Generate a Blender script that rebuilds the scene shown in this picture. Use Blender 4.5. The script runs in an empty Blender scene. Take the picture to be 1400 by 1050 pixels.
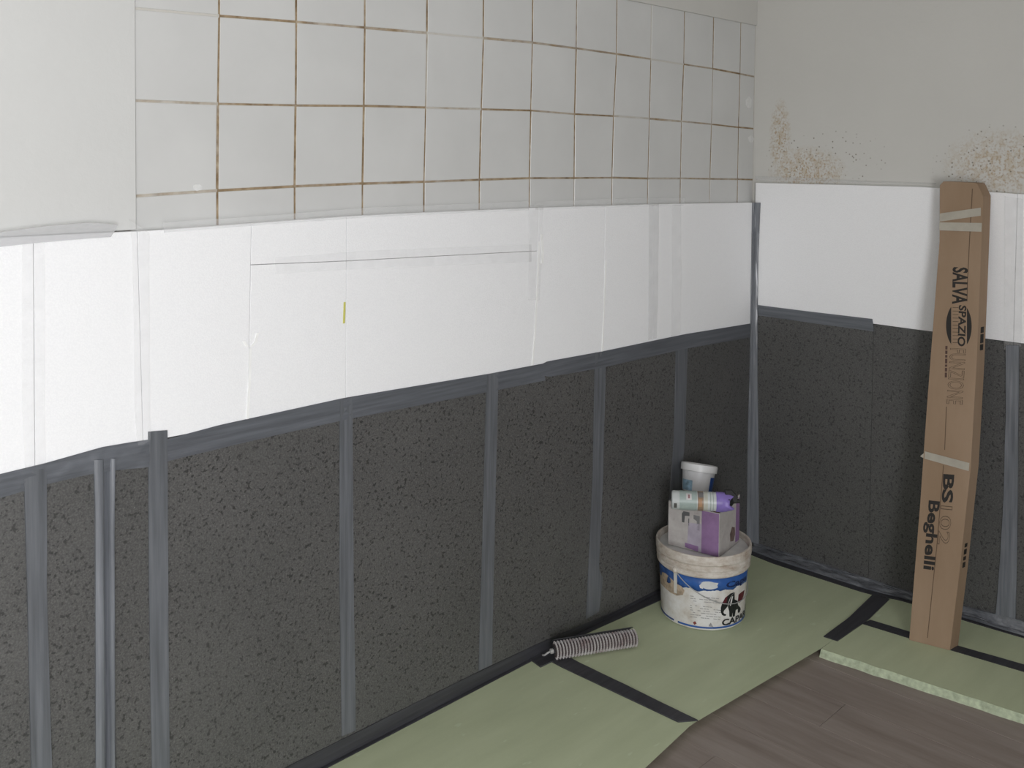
import bpy, bmesh, math, random
from mathutils import Vector, Matrix, noise
random.seed(7)
S = bpy.context.scene
COL = S.collection
V = Vector

# ------------------------------------------------------------------ camera, light, exposure
CAM = V((-3.4768, -2.0813, 1.5811)); F = 1345.5; PPX, PPY = 700.0, 264.5
ROT = (Matrix.Rotation(-0.791, 3, 'Z') @ Matrix.Rotation(math.pi/2 - 0.0383, 3, 'X') @ Matrix.Rotation(0.0068, 3, 'Z'))
cd = bpy.data.cameras.new('camera'); cam = bpy.data.objects.new('camera', cd); COL.objects.link(cam)
cam.matrix_world = Matrix.Translation(CAM) @ ROT.to_4x4()
cd.sensor_width = 36; cd.lens = F*36/1400; cd.shift_y = (PPY-525)/1400; cd.clip_start = .05
S.camera = cam
S.view_settings.view_transform = 'Standard'; S.view_settings.look = 'None'
S.view_settings.gamma = 1; S.view_settings.use_curve_mapping = False
S.view_settings.exposure = 0.0
w = bpy.data.worlds.new('overcast_sky'); S.world = w; w.use_nodes = True
w.node_tree.nodes['Background'].inputs[0].default_value = (.78, .87, 1, 1)
w.node_tree.nodes['Background'].inputs[1].default_value = 1.0
# daylight coming in through the tall window opening behind the photographer
WX0, WX1, WZ0, WZ1, BACKY = -5.1, -3.7, .12, 2.0, -3.7
ld = bpy.data.lights.new('window_daylight', 'AREA'); ld.shape = 'RECTANGLE'
ld.size = WX1-WX0; ld.size_y = WZ1-WZ0; ld.energy = 129; ld.color = (.975, .985, 1)
lo = bpy.data.objects.new('window_daylight', ld); COL.objects.link(lo)
lo.location = ((WX0+WX1)/2, BACKY-.03, (WZ0+WZ1)/2)
lo.rotation_euler = (math.radians(90), 0, 0)   # area light looks along -Z -> +Y

# ------------------------------------------------------------------ helpers
ZF, ZL, TB = .02, -.002, .02      # top of green boards, laminate level, wall board thickness
def ray(u, v): return ROT @ V(((u-PPX)/F, (PPY-v)/F, -1))
def onY(u, v, y=-TB): d = ray(u, v); return CAM + d*((y-CAM.y)/d.y)
def onX(u, v, x=-TB): d = ray(u, v); return CAM + d*((x-CAM.x)/d.x)
def onZ(u, v, z=ZF): d = ray(u, v); return CAM + d*((z-CAM.z)/d.z)
def onP(u, v, o, n): d = ray(u, v); return CAM + d*((o-CAM).dot(n)/d.dot(n))

def link(o): COL.objects.link(o); return o
def tag(o, label=None, cat=None, group=None, kind=None):
    if label: o['label'] = label
    if cat: o['category'] = cat
    if group: o['group'] = group
    if kind: o['kind'] = kind
    return o
def thing(name, loc, label, cat, group=None):
    o = bpy.data.objects.new(name, None); o.empty_display_size = .05; o.location = loc
    return tag(link(o), label, cat, group)
def mk(name, verts, faces, mat, parent=None, smooth=False, attr=None):
    """one mesh object; vertices are given in room coordinates, its origin is set at its base"""
    vs = [V(p) for p in verts]
    b = V(((min(p.x for p in vs)+max(p.x for p in vs))/2, (min(p.y for p in vs)+max(p.y for p in vs))/2, min(p.z for p in vs)))
    me = bpy.data.meshes.new(name); me.from_pydata([tuple(p-b) for p in vs], [], faces); me.update()
    if mat: me.materials.append(mat)
    if smooth: me.polygons.foreach_set('use_smooth', [True]*len(me.polygons))
    if attr:
        a = me.attributes.new(attr[0], 'FLOAT', 'POINT'); a.data.foreach_set('value', attr[1])
    o = bpy.data.objects.new(name, me); link(o); o.location = b
    if parent: o.parent = parent; o.location = b - world_loc(parent)
    return o
def world_loc(o):
    p = V(o.location)
    while o.parent: o = o.parent; p = p + V(o.location)
    return p
def fixn(o):
    bm = bmesh.new(); bm.from_mesh(o.data); bmesh.ops.recalc_face_normals(bm, faces=bm.faces); bm.to_mesh(o.data); bm.free(); return o
def prism(name, poly, off, mat, parent=None, bevel=0, smooth=False):
    poly = [V(p) for p in poly]; off = V(off); n = len(poly)
    vs = poly + [p+off for p in poly]
    fs = [tuple(range(n)), tuple(range(2*n-1, n-1, -1))] + [(i, i+n, (i+1) % n+n, (i+1) % n) for i in range(n)]
    o = fixn(mk(name, vs, fs, mat, parent))
    if bevel:
        bm = bmesh.new(); bm.from_mesh(o.data)
        bmesh.ops.bevel(bm, geom=list(bm.edges), offset=bevel, segments=1, affect='EDGES', clamp_overlap=True)
        bm.to_mesh(o.data); bm.free()
    return o
def box(name, a, b, mat, parent=None, bevel=0):
    (x0, y0, z0), (x1, y1, z1) = a, b
    return prism(name, [(x0,y0,z0),(x1,y0,z0),(x1,y1,z0),(x0,y1,z0)], (0,0,z1-z0), mat, parent, bevel)
def resample(pts, n):
    pts = [V(p) for p in pts]
    if len(pts) == 1: return [pts[0]]*n
    L = [0]
    for a, b in zip(pts, pts[1:]): L.append(L[-1]+max((b-a).length, 1e-6))
    out = []; k = 0
    for i in range(n):
        t = L[-1]*i/(n-1)
        while k < len(pts)-2 and t > L[k+1]: k += 1
        out.append(pts[k].lerp(pts[k+1], (t-L[k])/(L[k+1]-L[k])))
    return out
def ribbon(name, lines, normals, mat, parent=None, nl=24, nw=3, h=.0012, wr=.0004, freq=(9, 40), seed=0, extra=None, smooth=True):
    """strip of tape spanned by polylines, lying h above the surface, with wrinkles of height wr"""
    normals = [V(n).normalized() for n in normals]
    R = [resample(l, nl) for l in lines]; top = []; bot = []
    cols = (len(lines)-1)*nw+1
    for i in range(nl):
        for c in range(cols):
            k = min(c//nw, len(lines)-2); t = (c-k*nw)/nw
            p = R[k][i].lerp(R[k+1][i], t); n = normals[k].lerp(normals[k+1], t).normalized()
            s = i/(nl-1); q = c/(cols-1)
            Lr = (R[0][-1]-R[0][0]).length
            nz = noise.noise(V((s*Lr*freq[0], q*freq[1]/10, seed*3.7))) + .5*noise.noise(V((s*Lr*freq[0]*2.7, q*freq[1]/4, seed*1.3+9)))
            e = extra(s, q) if extra else 0
            top.append(p + n*(h + wr*(nz+.8) + e)); bot.append(p + n*min(.0003, h*.3, h + wr*(nz+.8) + e - .0005))
    N = nl*cols; vs = top+bot; fs = []
    for i in range(nl-1):
        for c in range(cols-1):
            a = i*cols+c; fs.append((a, a+1, a+cols+1, a+cols)); fs.append((N+a, N+a+cols, N+a+cols+1, N+a+1))
    rim = [c for c in range(cols)] + [i*cols+cols-1 for i in range(1, nl)] + [(nl-1)*cols+c for c in range(cols-2, -1, -1)] + [i*cols for i in range(nl-2, 0, -1)]
    for a, b in zip(rim, rim[1:]+rim[:1]): fs.append((a, a+N, b+N, b))
    return sharp(fixn(mk(name, vs, fs, mat, parent, smooth)), 50)
def lathe(name, prof, c, mat, parent=None, seg=48, M=None, closed=False, smooth=True):
    """profile of (radius, height) turned about the local z axis; M turns it in the room"""
    M = M or Matrix.Identity(3); c = V(c); vs = []; fs = []; n = len(prof)
    for r, z in prof:
        for k in range(seg):
            a = 2*math.pi*k/seg; vs.append(c + M @ V((max(r, 1e-4)*math.cos(a), max(r, 1e-4)*math.sin(a), z)))
    for i in range(n if closed else n-1):
        for k in range(seg):
            a = i*seg+k; b = i*seg+(k+1) % seg; a2 = (i+1) % n*seg+k; b2 = (i+1) % n*seg+(k+1) % seg
            fs.append((a, b, b2, a2))
    o = mk(name, vs, fs, mat, parent, smooth)
    if smooth: sharp(o)
    return o
def sharp(o, deg=35):
    me = o.data; bm = bmesh.new(); bm.from_mesh(me)
    for e in bm.edges:
        if len(e.link_faces) == 2 and e.calc_face_angle(0) > math.radians(deg): e.smooth = False
    bm.to_mesh(me); bm.free(); return o
def tube(name, pts, r, mat, parent=None, seg=8, sub=1):
    pts = [V(p) for p in pts]; vs = []; fs = []; prev = None
    for i, p in enumerate(pts):
        d = (pts[min(i+1, len(pts)-1)]-pts[max(i-1, 0)]).normalized()
        if prev is None: prev = d.orthogonal().normalized()
        u = (prev - d*prev.dot(d)).normalized(); prev = u; v = d.cross(u)
        for k in range(seg):
            a = 2*math.pi*k/seg; vs.append(p + u*math.cos(a)*r + v*math.sin(a)*r)
    for i in range(len(pts)-1):
        for k in range(seg):
            a = i*seg+k; b = i*seg+(k+1) % seg; fs.append((a, b, b+seg, a+seg))
    fs.append(tuple(range(seg-1, -1, -1))); fs.append(tuple((len(pts)-1)*seg+k for k in range(seg)))
    return mk(name, vs, fs, mat, parent, True)

# ------------------------------------------------------------------ materials
class NT:
    def __init__(s, name, rough=.6, spec=.4):
        s.m = bpy.data.materials.new(name); s.m.use_nodes = True; s.t = s.m.node_tree; s.t.nodes.clear()
        s.out = s.n('ShaderNodeOutputMaterial'); s.b = s.n('ShaderNodeBsdfPrincipled')
        s.l(s.b.outputs[0], s.out.inputs[0]); s.b.inputs['Roughness'].default_value = rough
        s.b.inputs['Specular IOR Level'].default_value = spec
        s.tc = s.n('ShaderNodeTexCoord'); s.geo = s.n('ShaderNodeNewGeometry')
    def n(s, t, **kw):
        x = s.t.nodes.new(t)
        for k, v in kw.items(): setattr(x, k, v)
        return x
    def l(s, a, b): s.t.links.new(a, b); return s
    def pos(s, scale=(1, 1, 1), loc=(0, 0, 0)):      # room position (the things stand still)
        m = s.n('ShaderNodeMapping'); m.inputs['Scale'].default_value = scale; m.inputs['Location'].default_value = loc
        s.l(s.geo.outputs['Position'], m.inputs[0]); return m.outputs[0]
    def noise(s, vec, scale, detail=3, rough=.55, col=False):
        x = s.n('ShaderNodeTexNoise'); x.inputs['Scale'].default_value = scale; x.inputs['Detail'].default_value = detail
        x.inputs['Roughness'].default_value = rough; s.l(vec, x.inputs['Vector']); return x.outputs[1 if col else 0]
    def voro(s, vec, scale, out='Distance', rnd=1):
        x = s.n('ShaderNodeTexVoronoi'); x.inputs['Scale'].default_value = scale; x.inputs['Randomness'].default_value = rnd
        s.l(vec, x.inputs['Vector']); return x.outputs[out]
    def ramp(s, fac, stops, interp='LINEAR'):
        x = s.n('ShaderNodeValToRGB'); x.color_ramp.interpolation = interp; e = x.color_ramp.elements
        while len(e) < len(stops): e.new(.5)
        for el, (p, c) in zip(e, stops):
            el.position = p; el.color = (c, c, c, 1) if isinstance(c, (int, float)) else (*c, 1)
        s.l(fac, x.inputs[0]); return x.outputs[0]
    def math(s, op, a, b=None, clamp=False):
        x = s.n('ShaderNodeMath', operation=op, use_clamp=clamp)
        for i, q in enumerate((a, b)):
            if q is None: continue
            if isinstance(q, (int, float)): x.inputs[i].default_value = q
            else: s.l(q, x.inputs[i])
        return x.outputs[0]
    def mix(s, fac, a, b):
        x = s.n('ShaderNodeMix', data_type='RGBA')
        for i, q in ((0, fac), (6, a), (7, b)):
            if isinstance(q, (int, float)): x.inputs[i].default_value = q
            elif isinstance(q, tuple): x.inputs[i].default_value = (*q, 1)
            else: s.l(q, x.inputs[i])
        return x.outputs[2]
    def col(s, c):
        if isinstance(c, tuple): s.b.inputs['Base Color'].default_value = (*c, 1)
        else: s.l(c, s.b.inputs['Base Color'])
        return s
    def bump(s, h, strength=.3, dist=.002):
        x = s.n('ShaderNodeBump'); x.inputs['Strength'].default_value = strength; x.inputs['Distance'].default_value = dist
        s.l(h, x.inputs['Height']); s.l(x.outputs[0], s.b.inputs['Normal']); return s
    def blob(s, y, z, ry, rz, axis='Y'):            # soft spot around one place of the wall
        sp = s.n('ShaderNodeSeparateXYZ'); s.l(s.geo.outputs['Position'], sp.inputs[0])
        a = s.math('DIVIDE', s.math('SUBTRACT', sp.outputs[axis], y), ry); b = s.math('DIVIDE', s.math('SUBTRACT', sp.outputs['Z'], z), rz)
        d = s.math('ADD', s.math('MULTIPLY', a, a), s.math('MULTIPLY', b, b))
        return s.math('SUBTRACT', 1, d, clamp=True)

def plain(name, c, rough=.5, spec=.4, var=.06, scale=30, bump=0, bscale=200):
    t = NT(name, rough, spec); p = t.pos(); f = t.noise(p, scale, 4)
    lo_ = tuple(max(0, x*(1-var*1.6)) for x in c); hi = tuple(min(1, x*(1+var)) for x in c)
    t.col(t.ramp(f, [(.3, lo_), (.7, hi)]))
    if bump: t.bump(t.noise(p, bscale, 3), bump, .001)
    return t.m
def mat_plaster(name, c, mould=False):
    t = NT(name, .9, .2); p = t.pos()
    base = t.ramp(t.noise(p, 2.2, 5), [(.3, tuple(x*.95 for x in c)), (.7, c)])
    if mould:
        dots = t.ramp(t.voro(p, 75), [(.14, 1), (.27, 0)])
        clump = t.ramp(t.noise(p, 38, 3), [(.47, 0), (.58, 1)])
        fine = t.ramp(t.noise(p, 120, 2), [(.50, 0), (.62, 1)])
        def region(y, z, ry, rz): return t.blob(y, z, ry, rz)
        A = region(-.115, 1.66, .05, .16); B = region(-.23, 1.53, .17, .10); D = region(-.93, 1.56, .20, .13)
        ab = t.math('MAXIMUM', t.math('MAXIMUM', A, B), t.math('MULTIPLY', D, .75))
        brown = t.math('MULTIPLY', t.math('MULTIPLY', fine, ab), 1.0, clamp=True)
        base = t.mix(t.math('MULTIPLY', t.ramp(ab, [(0, 0), (.7, .45)]), clump), base, (.46, .37, .25))
        base = t.mix(t.math('MULTIPLY', brown, .75), base, (.36, .24, .12))
        G = t.math('MAXIMUM', region(-.30, 1.58, .28, .12), region(-.93, 1.56, .24, .15))
        sel = t.ramp(t.voro(p, 75, 'Color'), [(.62, 0), (.66, 1)])
        grey = t.math('MULTIPLY', t.math('MULTIPLY', dots, sel), t.ramp(G, [(.05, 0), (.4, .8)]))
        base = t.mix(grey, base, (.17, .15, .11))
    t.col(base).bump(t.noise(p, 45, 5), .25, .003); return t.m
def mat_foam():
    t = NT('white_polystyrene', .75, .25); p = t.pos()
    v = t.voro(p, 260); f = t.ramp(v, [(.0, (.92, .92, .93)), (.75, (.87, .87, .885))])
    f2 = t.mix(t.ramp(t.noise(p, 3, 3), [(.35, 0), (.7, .25)]), f, (.88, .88, .885))
    t.col(f2).bump(v, .18, .0015); return t.m
def mat_dark():
    t = NT('graphite_polystyrene', .5, .6); p = t.pos()
    big = t.ramp(t.noise(p, 3.0, 3), [(.3, (.060, .0595, .059)), (.7, (.077, .076, .075))])
    fine = t.noise(p, 260, 3)
    c = t.mix(t.ramp(fine, [(.40, .0), (.75, .55)]), big, (.175, .172, .165))
    spots = t.ramp(t.noise(p, 115, 2, .5), [(.58, 0), (.66, 1)])
    c = t.mix(t.math('MULTIPLY', spots, .72), c, (.018, .018, .018))
    fl = t.ramp(t.voro(p, 60), [(.04, 1), (.08, 0)]); sel = t.ramp(t.voro(p, 60, 'Color'), [(.78, 0), (.82, 1)])
    c = t.mix(t.math('MULTIPLY', t.math('MULTIPLY', fl, sel), .5), c, (.4, .4, .38))
    t.col(c).bump(fine, .25, .0012); return t.m
def mat_tape(name, c, rough, along='Z', var=.25):
    t = NT(name, rough, .5)
    sc = {'Z': (30, 30, 1.2), 'X': (1.2, 30, 30), 'Y': (30, 1.2, 30)}[along]; p = t.pos(sc)
    t.col(t.ramp(t.noise(p, 3, 4), [(.3, tuple(x*(1-var) for x in c)), (.7, tuple(x*(1+var) for x in c))]))
    t.bump(t.noise(p, 5, 2), .25, .001); return t.m
def mat_foil():
    t = NT('shiny_silver_tape', .16, .7); p = t.pos()
    t.col(t.ramp(t.noise(p, 14, 4), [(.3, (.10, .105, .12)), (.7, (.20, .21, .23))]))
    t.bump(t.noise(t.pos((1, .7, 1)), 55, 3), .9, .006); return t.m
def mat_clear(name='clear_tape', fac=.45, c=(.82, .82, .83), rough=.25):
    t = NT(name, rough, .5); t.col(c); tr = t.n('ShaderNodeBsdfTransparent'); mx = t.n('ShaderNodeMixShader')
    p = t.pos(); f = t.ramp(t.noise(p, 25, 3), [(.3, fac-.02), (.7, fac+.02)])
    t.l(f, mx.inputs[0]); t.l(tr.outputs[0], mx.inputs[1]); t.l(t.b.outputs[0], mx.inputs[2]); t.l(mx.outputs[0], t.out.inputs[0])
    return t.m
def mat_grout():
    t = NT('stained_grout', .95, .1); p = t.pos()
    a = t.n('ShaderNodeAttribute', attribute_name='stain').outputs['Fac']
    k = t.math('ADD', a, t.math('MULTIPLY', t.math('SUBTRACT', t.noise(p, 9, 4, .7), .5), 2.6), clamp=True)
    br = t.ramp(t.noise(p, 30, 4), [(.3, (.17, .115, .065)), (.55, (.33, .25, .16)), (.8, (.47, .39, .285))])
    t.col(t.mix(k, (.56, .54, .50), br)).bump(t.noise(p, 150, 3), .5, .002); return t.m
def mat_green():
    t = NT('green_xps', .65, .35); p = t.pos()
    c = t.ramp(t.noise(t.pos((1, 5, 1)), 3, 4), [(.3, (.48, .53, .35)), (.7, (.54, .59, .40))])
    c = t.mix(t.ramp(t.noise(p, 180, 2), [(.5, 0), (.8, .12)]), c, (.6, .66, .5))
    sc = t.ramp(t.noise(t.pos((1, 3, 1)), 12, 2), [(.70, 0), (.74, 1)]); c = t.mix(t.math('MULTIPLY', sc, .35), c, (.66, .74, .57))
    t.col(c).bump(t.noise(p, 60, 4), .12, .002); return t.m
def mat_plank():
    t = NT('greybrown_laminate', .6, .3); oi = t.n('ShaderNodeObjectInfo').outputs['Random']
    m = t.n('ShaderNodeCombineXYZ'); t.l(t.math('MULTIPLY', oi, 17), m.inputs[2])
    va = t.n('ShaderNodeVectorMath', operation='ADD'); t.l(t.pos((9, .9, 1)), va.inputs[0]); t.l(m.outputs[0], va.inputs[1])
    g = t.noise(va.outputs[0], 2.2, 5, .65)
    c = t.ramp(g, [(.25, (.20, .163, .143)), (.5, (.285, .24, .213)), (.78, (.365, .318, .288))])
    c = t.mix(t.math('MULTIPLY', oi, .25), c, (.26, .215, .19))
    t.col(c).bump(t.noise(t.pos((40, 2, 1)), 4, 4), .15, .001); return t.m

M = dict(plaster=mat_plaster('white_plaster', (.62, .62, .607)), mould=mat_plaster('mouldy_plaster', (.60, .59, .56), True),
    foam=mat_foam(), dark=mat_dark(), grout=mat_grout(), green=mat_green(), plank=mat_plank(),
    tile=plain('grey_white_glaze', (.60, .60, .59), .28, .45, .03, 4), bed=plain('old_render', (.42, .38, .32), .95, .1, .2, 12, .4),
    tapeZ=mat_tape('grey_duct_tape_upright', (.118, .125, .138), .42, 'Z'), tapeX=mat_tape('grey_duct_tape_level', (.108, .115, .130), .45, 'X'),
    tapeY=mat_tape('grey_duct_tape_side', (.13, .14, .157), .4, 'Y'), tapeF=mat_tape('shaded_duct_tape', (.045, .045, .052), .45, 'X', .3),  # tapeF: grey tape for the floor, the weaker light there put into its colour
    foil=mat_foil(), foilZ=mat_tape('shiny_silver_tape_upright', (.17, .18, .20), .24, 'Z', .25), clear=mat_clear('clear_tape', .08, (.93, .93, .935), .3), clear2=mat_clear('grey_packing_tape', .15, (.84, .84, .845), .35), clear3=mat_clear('stretched_packing_tape', .36, (.70, .70, .71), .35), unseen=plain('grey_render', (.55, .545, .53), .9, .2, .1, 5),
    filler=plain('white_foam_filler', (.92, .92, .91), .6, .4, .02), dab=plain('filler_dab', (.70, .70, .69), .7, .2, .05, 80), yellow=plain('yellow_mark', (.62, .60, .16), .6),
    greenedge=plain('cut_green_edge', (.47, .53, .38), .8, .2, .18, 60, .8, 70), screed=plain('concrete', (.3, .29, .27), .9),
    card=None, ceiling=plain('ceiling_paint', (.78, .78, .76), .9, .2, .02))

# ------------------------------------------------------------------ the room
XL, H = -5.4, 2.75
def boxes(name, bs, mat, parent=None):
    vs = []; fs = []
    for (x0, y0, z0), (x1, y1, z1) in bs:
        k = len(vs); vs += [(x0,y0,z0),(x1,y0,z0),(x1,y1,z0),(x0,y1,z0),(x0,y0,z1),(x1,y0,z1),(x1,y1,z1),(x0,y1,z1)]
        fs += [tuple(k+i for i in f) for f in ((3,2,1,0),(4,5,6,7),(0,1,5,4),(1,2,6,5),(2,3,7,6),(3,0,4,7))]
    return mk(name, vs, fs, mat, parent)
wall_left = tag(box('wall_left', (XL, .008, -.06), (.12, .15, H), M['bed']), 'white plaster and grey tile wall behind the insulation boards', kind='structure')
wall_right = tag(box('wall_right', (0, BACKY-.15, -.06), (.12, .008, H), M['mould']), 'off-white plaster wall with brown mould spots above the boards', kind='structure')
wall_near = tag(box('wall_near', (XL-.12, BACKY-.15, -.06), (XL, .15, H), M['unseen']), kind='structure')
wall_back = tag(boxes('wall_back', [((XL, BACKY-.15, -.06), (WX0, BACKY, H)), ((WX1, BACKY-.15, -.06), (.12, BACKY, H)),
    ((WX0, BACKY-.15, -.06), (WX1, BACKY, WZ0)), ((WX0, BACKY-.15, WZ1), (WX1, BACKY, H))], M['unseen']), kind='structure')
ceiling = tag(box('ceiling', (XL-.12, BACKY-.15, H), (.12, .15, H+.1), M['ceiling']), kind='structure')
win = tag(boxes('window_1', [((WX0, BACKY-.11, WZ0), (WX0+.06, BACKY-.05, WZ1)), ((WX1-.06, BACKY-.11, WZ0), (WX1, BACKY-.05, WZ1)),
    ((WX0+.06, BACKY-.11, WZ0), (WX1-.06, BACKY-.05, WZ0+.06)), ((WX0+.06, BACKY-.11, WZ1-.06), (WX1-.06, BACKY-.05, WZ1)),
    (((WX0+WX1)/2-.03, BACKY-.11, WZ0+.06), ((WX0+WX1)/2+.03, BACKY-.05, WZ1-.06))], plain('window_white', (.8, .8, .8), .4)), kind='structure')
gl = NT('window_glass', .05); tr = gl.n('ShaderNodeBsdfTransparent'); gl.l(tr.outputs[0], gl.out.inputs[0])
box('pane', (WX0+.06, BACKY-.085, WZ0+.06), (WX1-.06, BACKY-.08, WZ1-.06), gl.m, win)

# plaster coat on the left wall: left of the tiles and a band above them
TOPZ = 2.108; TX0 = -2.535; PZ = max(onY(150, 318).z, onY(200, 316).z)+.0015
prism('plaster_coat', [(XL, -.006, PZ), (TX0, -.006, PZ), (TX0+.002, -.006, TOPZ), (TX0+.002, -.006, H), (XL, -.006, H)], (0, .014, 0), M['plaster'], wall_left, .0015)
prism('plaster_coat', [(TX0+.0025, -.007, TOPZ+.004), (-1.2, -.007, TOPZ+.004), (-.6, -.007, TOPZ), (0, -.007, TOPZ-.004), (0, -.007, H), (TX0+.0025, -.007, H)], (0, .015, 0), M['mould'], wall_left, .0015)

# tiles: joints measured on the wall (x along the wall, z up)
JX = [[TX0,-2.340,-2.132,-1.926,-1.717,-1.506,-1.296,-1.088,-.895,-.696,-.500,-.308,-.115,-.004],
      [TX0,-2.337,-2.129,-1.922,-1.712,-1.501,-1.292,-1.088,-.890,-.692,-.498,-.303,-.114,-.004],
      [TX0,-2.333,-2.127,-1.919,-1.708,-1.494,-1.287,-1.083,-.878,-.687,-.489,-.299,-.109,-.004]]
JZ = [[1.488,1.496,1.502,1.506,1.508,1.511,1.513,1.511,1.510,1.505,1.503,1.499,1.495,1.492],
      [1.695,1.696,1.701,1.708,1.712,1.716,1.720,1.716,1.716,1.714,1.710,1.705,1.698,1.695],
      [1.893,1.898,1.905,1.911,1.917,1.922,1.927,1.926,1.924,1.921,1.917,1.914,1.907,1.903]]
rowsX = [JX[0]]+JX+[JX[2]]; rowsZ = [[1.33]*14]+JZ+[[TOPZ+.002]*10+[TOPZ]*4]
J = .0030
for r in range(4):
    for c in range(13):
        q = [(rowsX[r][c], rowsZ[r][c]), (rowsX[r][c+1], rowsZ[r][c+1]), (rowsX[r+1][c+1], rowsZ[r+1][c+1]), (rowsX[r+1][c], rowsZ[r+1][c])]
        jl = .0004 if c == 0 else J+random.uniform(-.0005, .0006); jr = .0004 if c == 12 else J+random.uniform(-.0005, .0006)
        jb = J+random.uniform(-.0006, .0005); jt = .0005 if r == 3 else J+random.uniform(-.0006, .0005)
        y = random.uniform(-.0006, .0006)
        poly = [(q[0][0]+jl, y, q[0][1]+jb), (q[1][0]-jr, y, q[1][1]+jb), (q[2][0]-jr, y, q[2][1]-jt), (q[3][0]+jl, y, q[3][1]-jt)]
        prism('tile', poly, (0, .006, 0), M['tile'], wall_left, .0009)
# grout bed with the brown staining of each joint
vs = []; fs = []; st = []
def gq(p, s):
    k = len(vs); vs.extend([(x, .0014, z) for x, z in p]); fs.append((k, k+1, k+2, k+3)); st.extend(s)
rng = random.Random(3); G = .004
for r in range(4):
    for c in range(14):
        s = rng.uniform(.8, 1.35)
        if c in (0, 13): s = .0
        if r == 3 and c == 9: s = -1.2
        if r == 0 and c in (7, 11): s = .15
        if r == 2 and c == 4: s = .35
        a = (rowsX[r][c], rowsZ[r][c]); b = (rowsX[r+1][c], rowsZ[r+1][c])
        gq([(a[0]-G, a[1]), (a[0]+G, a[1]), (b[0]+G, b[1]), (b[0]-G, b[1])], [s, s, s, s])
    for c in range(13):
        if r == 0: continue
        s = rng.uniform(.55, 1.15)
        if r == 3 and c in (0,): s = -.6
        if r == 3 and c in (4,): s = -.1
        if r == 3 and c == 9: s = -1.2
        if r in (1, 2) and c == 0: s = .4
        if r == 2 and c in (4, 8): s = .1
        a = (rowsX[r][c], rowsZ[r][c]); b = (rowsX[r][c+1], rowsZ[r][c+1])
        k = len(vs); vs.extend([(a[0], .0013, a[1]-G), (b[0], .0013, b[1]-G), (b[0], .0013, b[1]+G), (a[0], .0013, a[1]+G)]); fs.append((k, k+1, k+2, k+3)); st.extend([s]*4)
for x0, x1, z0, z1 in ((TX0, -.002, 1.33, TOPZ),):
    k = len(vs); vs.extend([(x0, .0017, z0), (x1, .0017, z0), (x1, .0017, z1), (x0, .0017, z1), (x0, .008, z0), (x1, .008, z0), (x1, .008, z1), (x0, .008, z1)])
    fs += [(k, k+1, k+2, k+3), (k, k+4, k+5, k+1), (k+3, k+2, k+6, k+7), (k, k+3, k+7, k+4), (k+1, k+5, k+6, k+2)]; st += [.5]*8
mk('grout_bed', vs, fs, M['grout'], wall_left, attr=('stain', st))
# dabs of white filler left on the tiles near the corner
def dab(u, v, ru, rv, y=0):
    pts = []
    for k in range(14):
        a = 2*math.pi*k/14; rr = 1+.28*noise.noise(V((k*.9, u*.1, v*.1)))
        pts.append(onY(u+ru*rr*math.cos(a), v+rv*rr*math.sin(a), y-.0012))
    prism('plaster_dab', pts, (0, .002, 0), M['dab'], wall_left, .0005)
dab(1024, 140, 4, 8); dab(1027, 190, 4, 5); dab(271, 256, 6, 5)

# floor: screed, laminate planks
floor = tag(box('floor', (XL-.12, BACKY-.15, -.08), (.12, .15, ZL-.008), M['screed']), 'grey-brown laminate floor of long planks', kind='structure')
PW = .16
EDGE = [onZ(1122, 887), onZ(1400, 977)]          # rim of the green strip along the right wall
x = -.62
cols = []
xs = [-.48 - PW*i for i in range(32)]
pm = None
for i, x1 in enumerate(xs):
    x0 = max(x1-PW, XL+.004)
    if x1-x0 < .02: break
    L = 1.28; y1 = -.47 + ((i*.47) % L)
    while y1 > BACKY:
        a, b = max(y1-L, BACKY+.004), min(y1, -.47)
        if b-a > .03: box('plank', (x0+.0007, a+.0006, ZL-.008), (x1-.0007, b-.0006, ZL), M['plank'], floor, .0008)
        y1 -= L

# ------------------------------------------------------------------ insulation boards on the left wall
def lerpz(pts, x):
    if x <= pts[0][0]: return pts[0][1]
    for a, b in zip(pts, pts[1:]):
        if x <= b[0]: return a[1]+(b[1]-a[1])*(x-a[0])/(b[0]-a[0])
    return pts[-1][1]
def prof(px, f): return sorted([(f(*p).x, f(*p).z) for p in px])
FT = prof([(150,318),(200,316),(350,305),(500,294),(735,284),(900,279),(1030,277)], onY)
FB = prof([(0,650),(60,637),(140,617),(228,599),(300,585),(470,548),(670,514),(820,485),(935,460),(1026,445)], onY)
XE = -4.6
g = .0006
def wallboard(name, x0b, x0t, x1b, x1t, zb, zt, mat, label, cat, group=None):
    """board between two joints; x at the bottom and at the top of either joint; zb, zt give z for x"""
    n = 4
    bot = [(x0b+g+(x1b-x0b-2*g)*i/n) for i in range(n+1)]; top = [(x0t+g+(x1t-x0t-2*g)*i/n) for i in range(n+1)]
    poly = [(x_, -TB, zb(x_)) for x_ in bot] + [(x_, -TB, zt(x_)) for x_ in reversed(top)]
    return tag(prism(name, poly, (0, TB-.0005, 0), mat, None, .0008), label, cat, group)
ft = lambda x: lerpz(FT, x); fb = lambda x: lerpz(FB, x)+.0006; fb2 = lambda x: lerpz(FB, x)-.0006; fl = lambda x: ZL+.0005
def sx(u, v): return onY(u, v).x
W = 'white polystyrene board '
GW, GD = 'white polystyrene boards along the tiled wall', 'dark speckled boards along the tiled wall'
sW = [(XE, XE), (sx(48, 640), sx(46, 335)), (sx(196, 615), sx(188, 325)), (sx(339, 575), sx(344, 305)), (sx(473, 545), sx(474, 295)), (sx(729, 500), sx(737, 284)), (sx(824, 482), sx(828, 281)), (sx(893, 466), sx(893, 279)), (-.021, -.021)]
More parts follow.
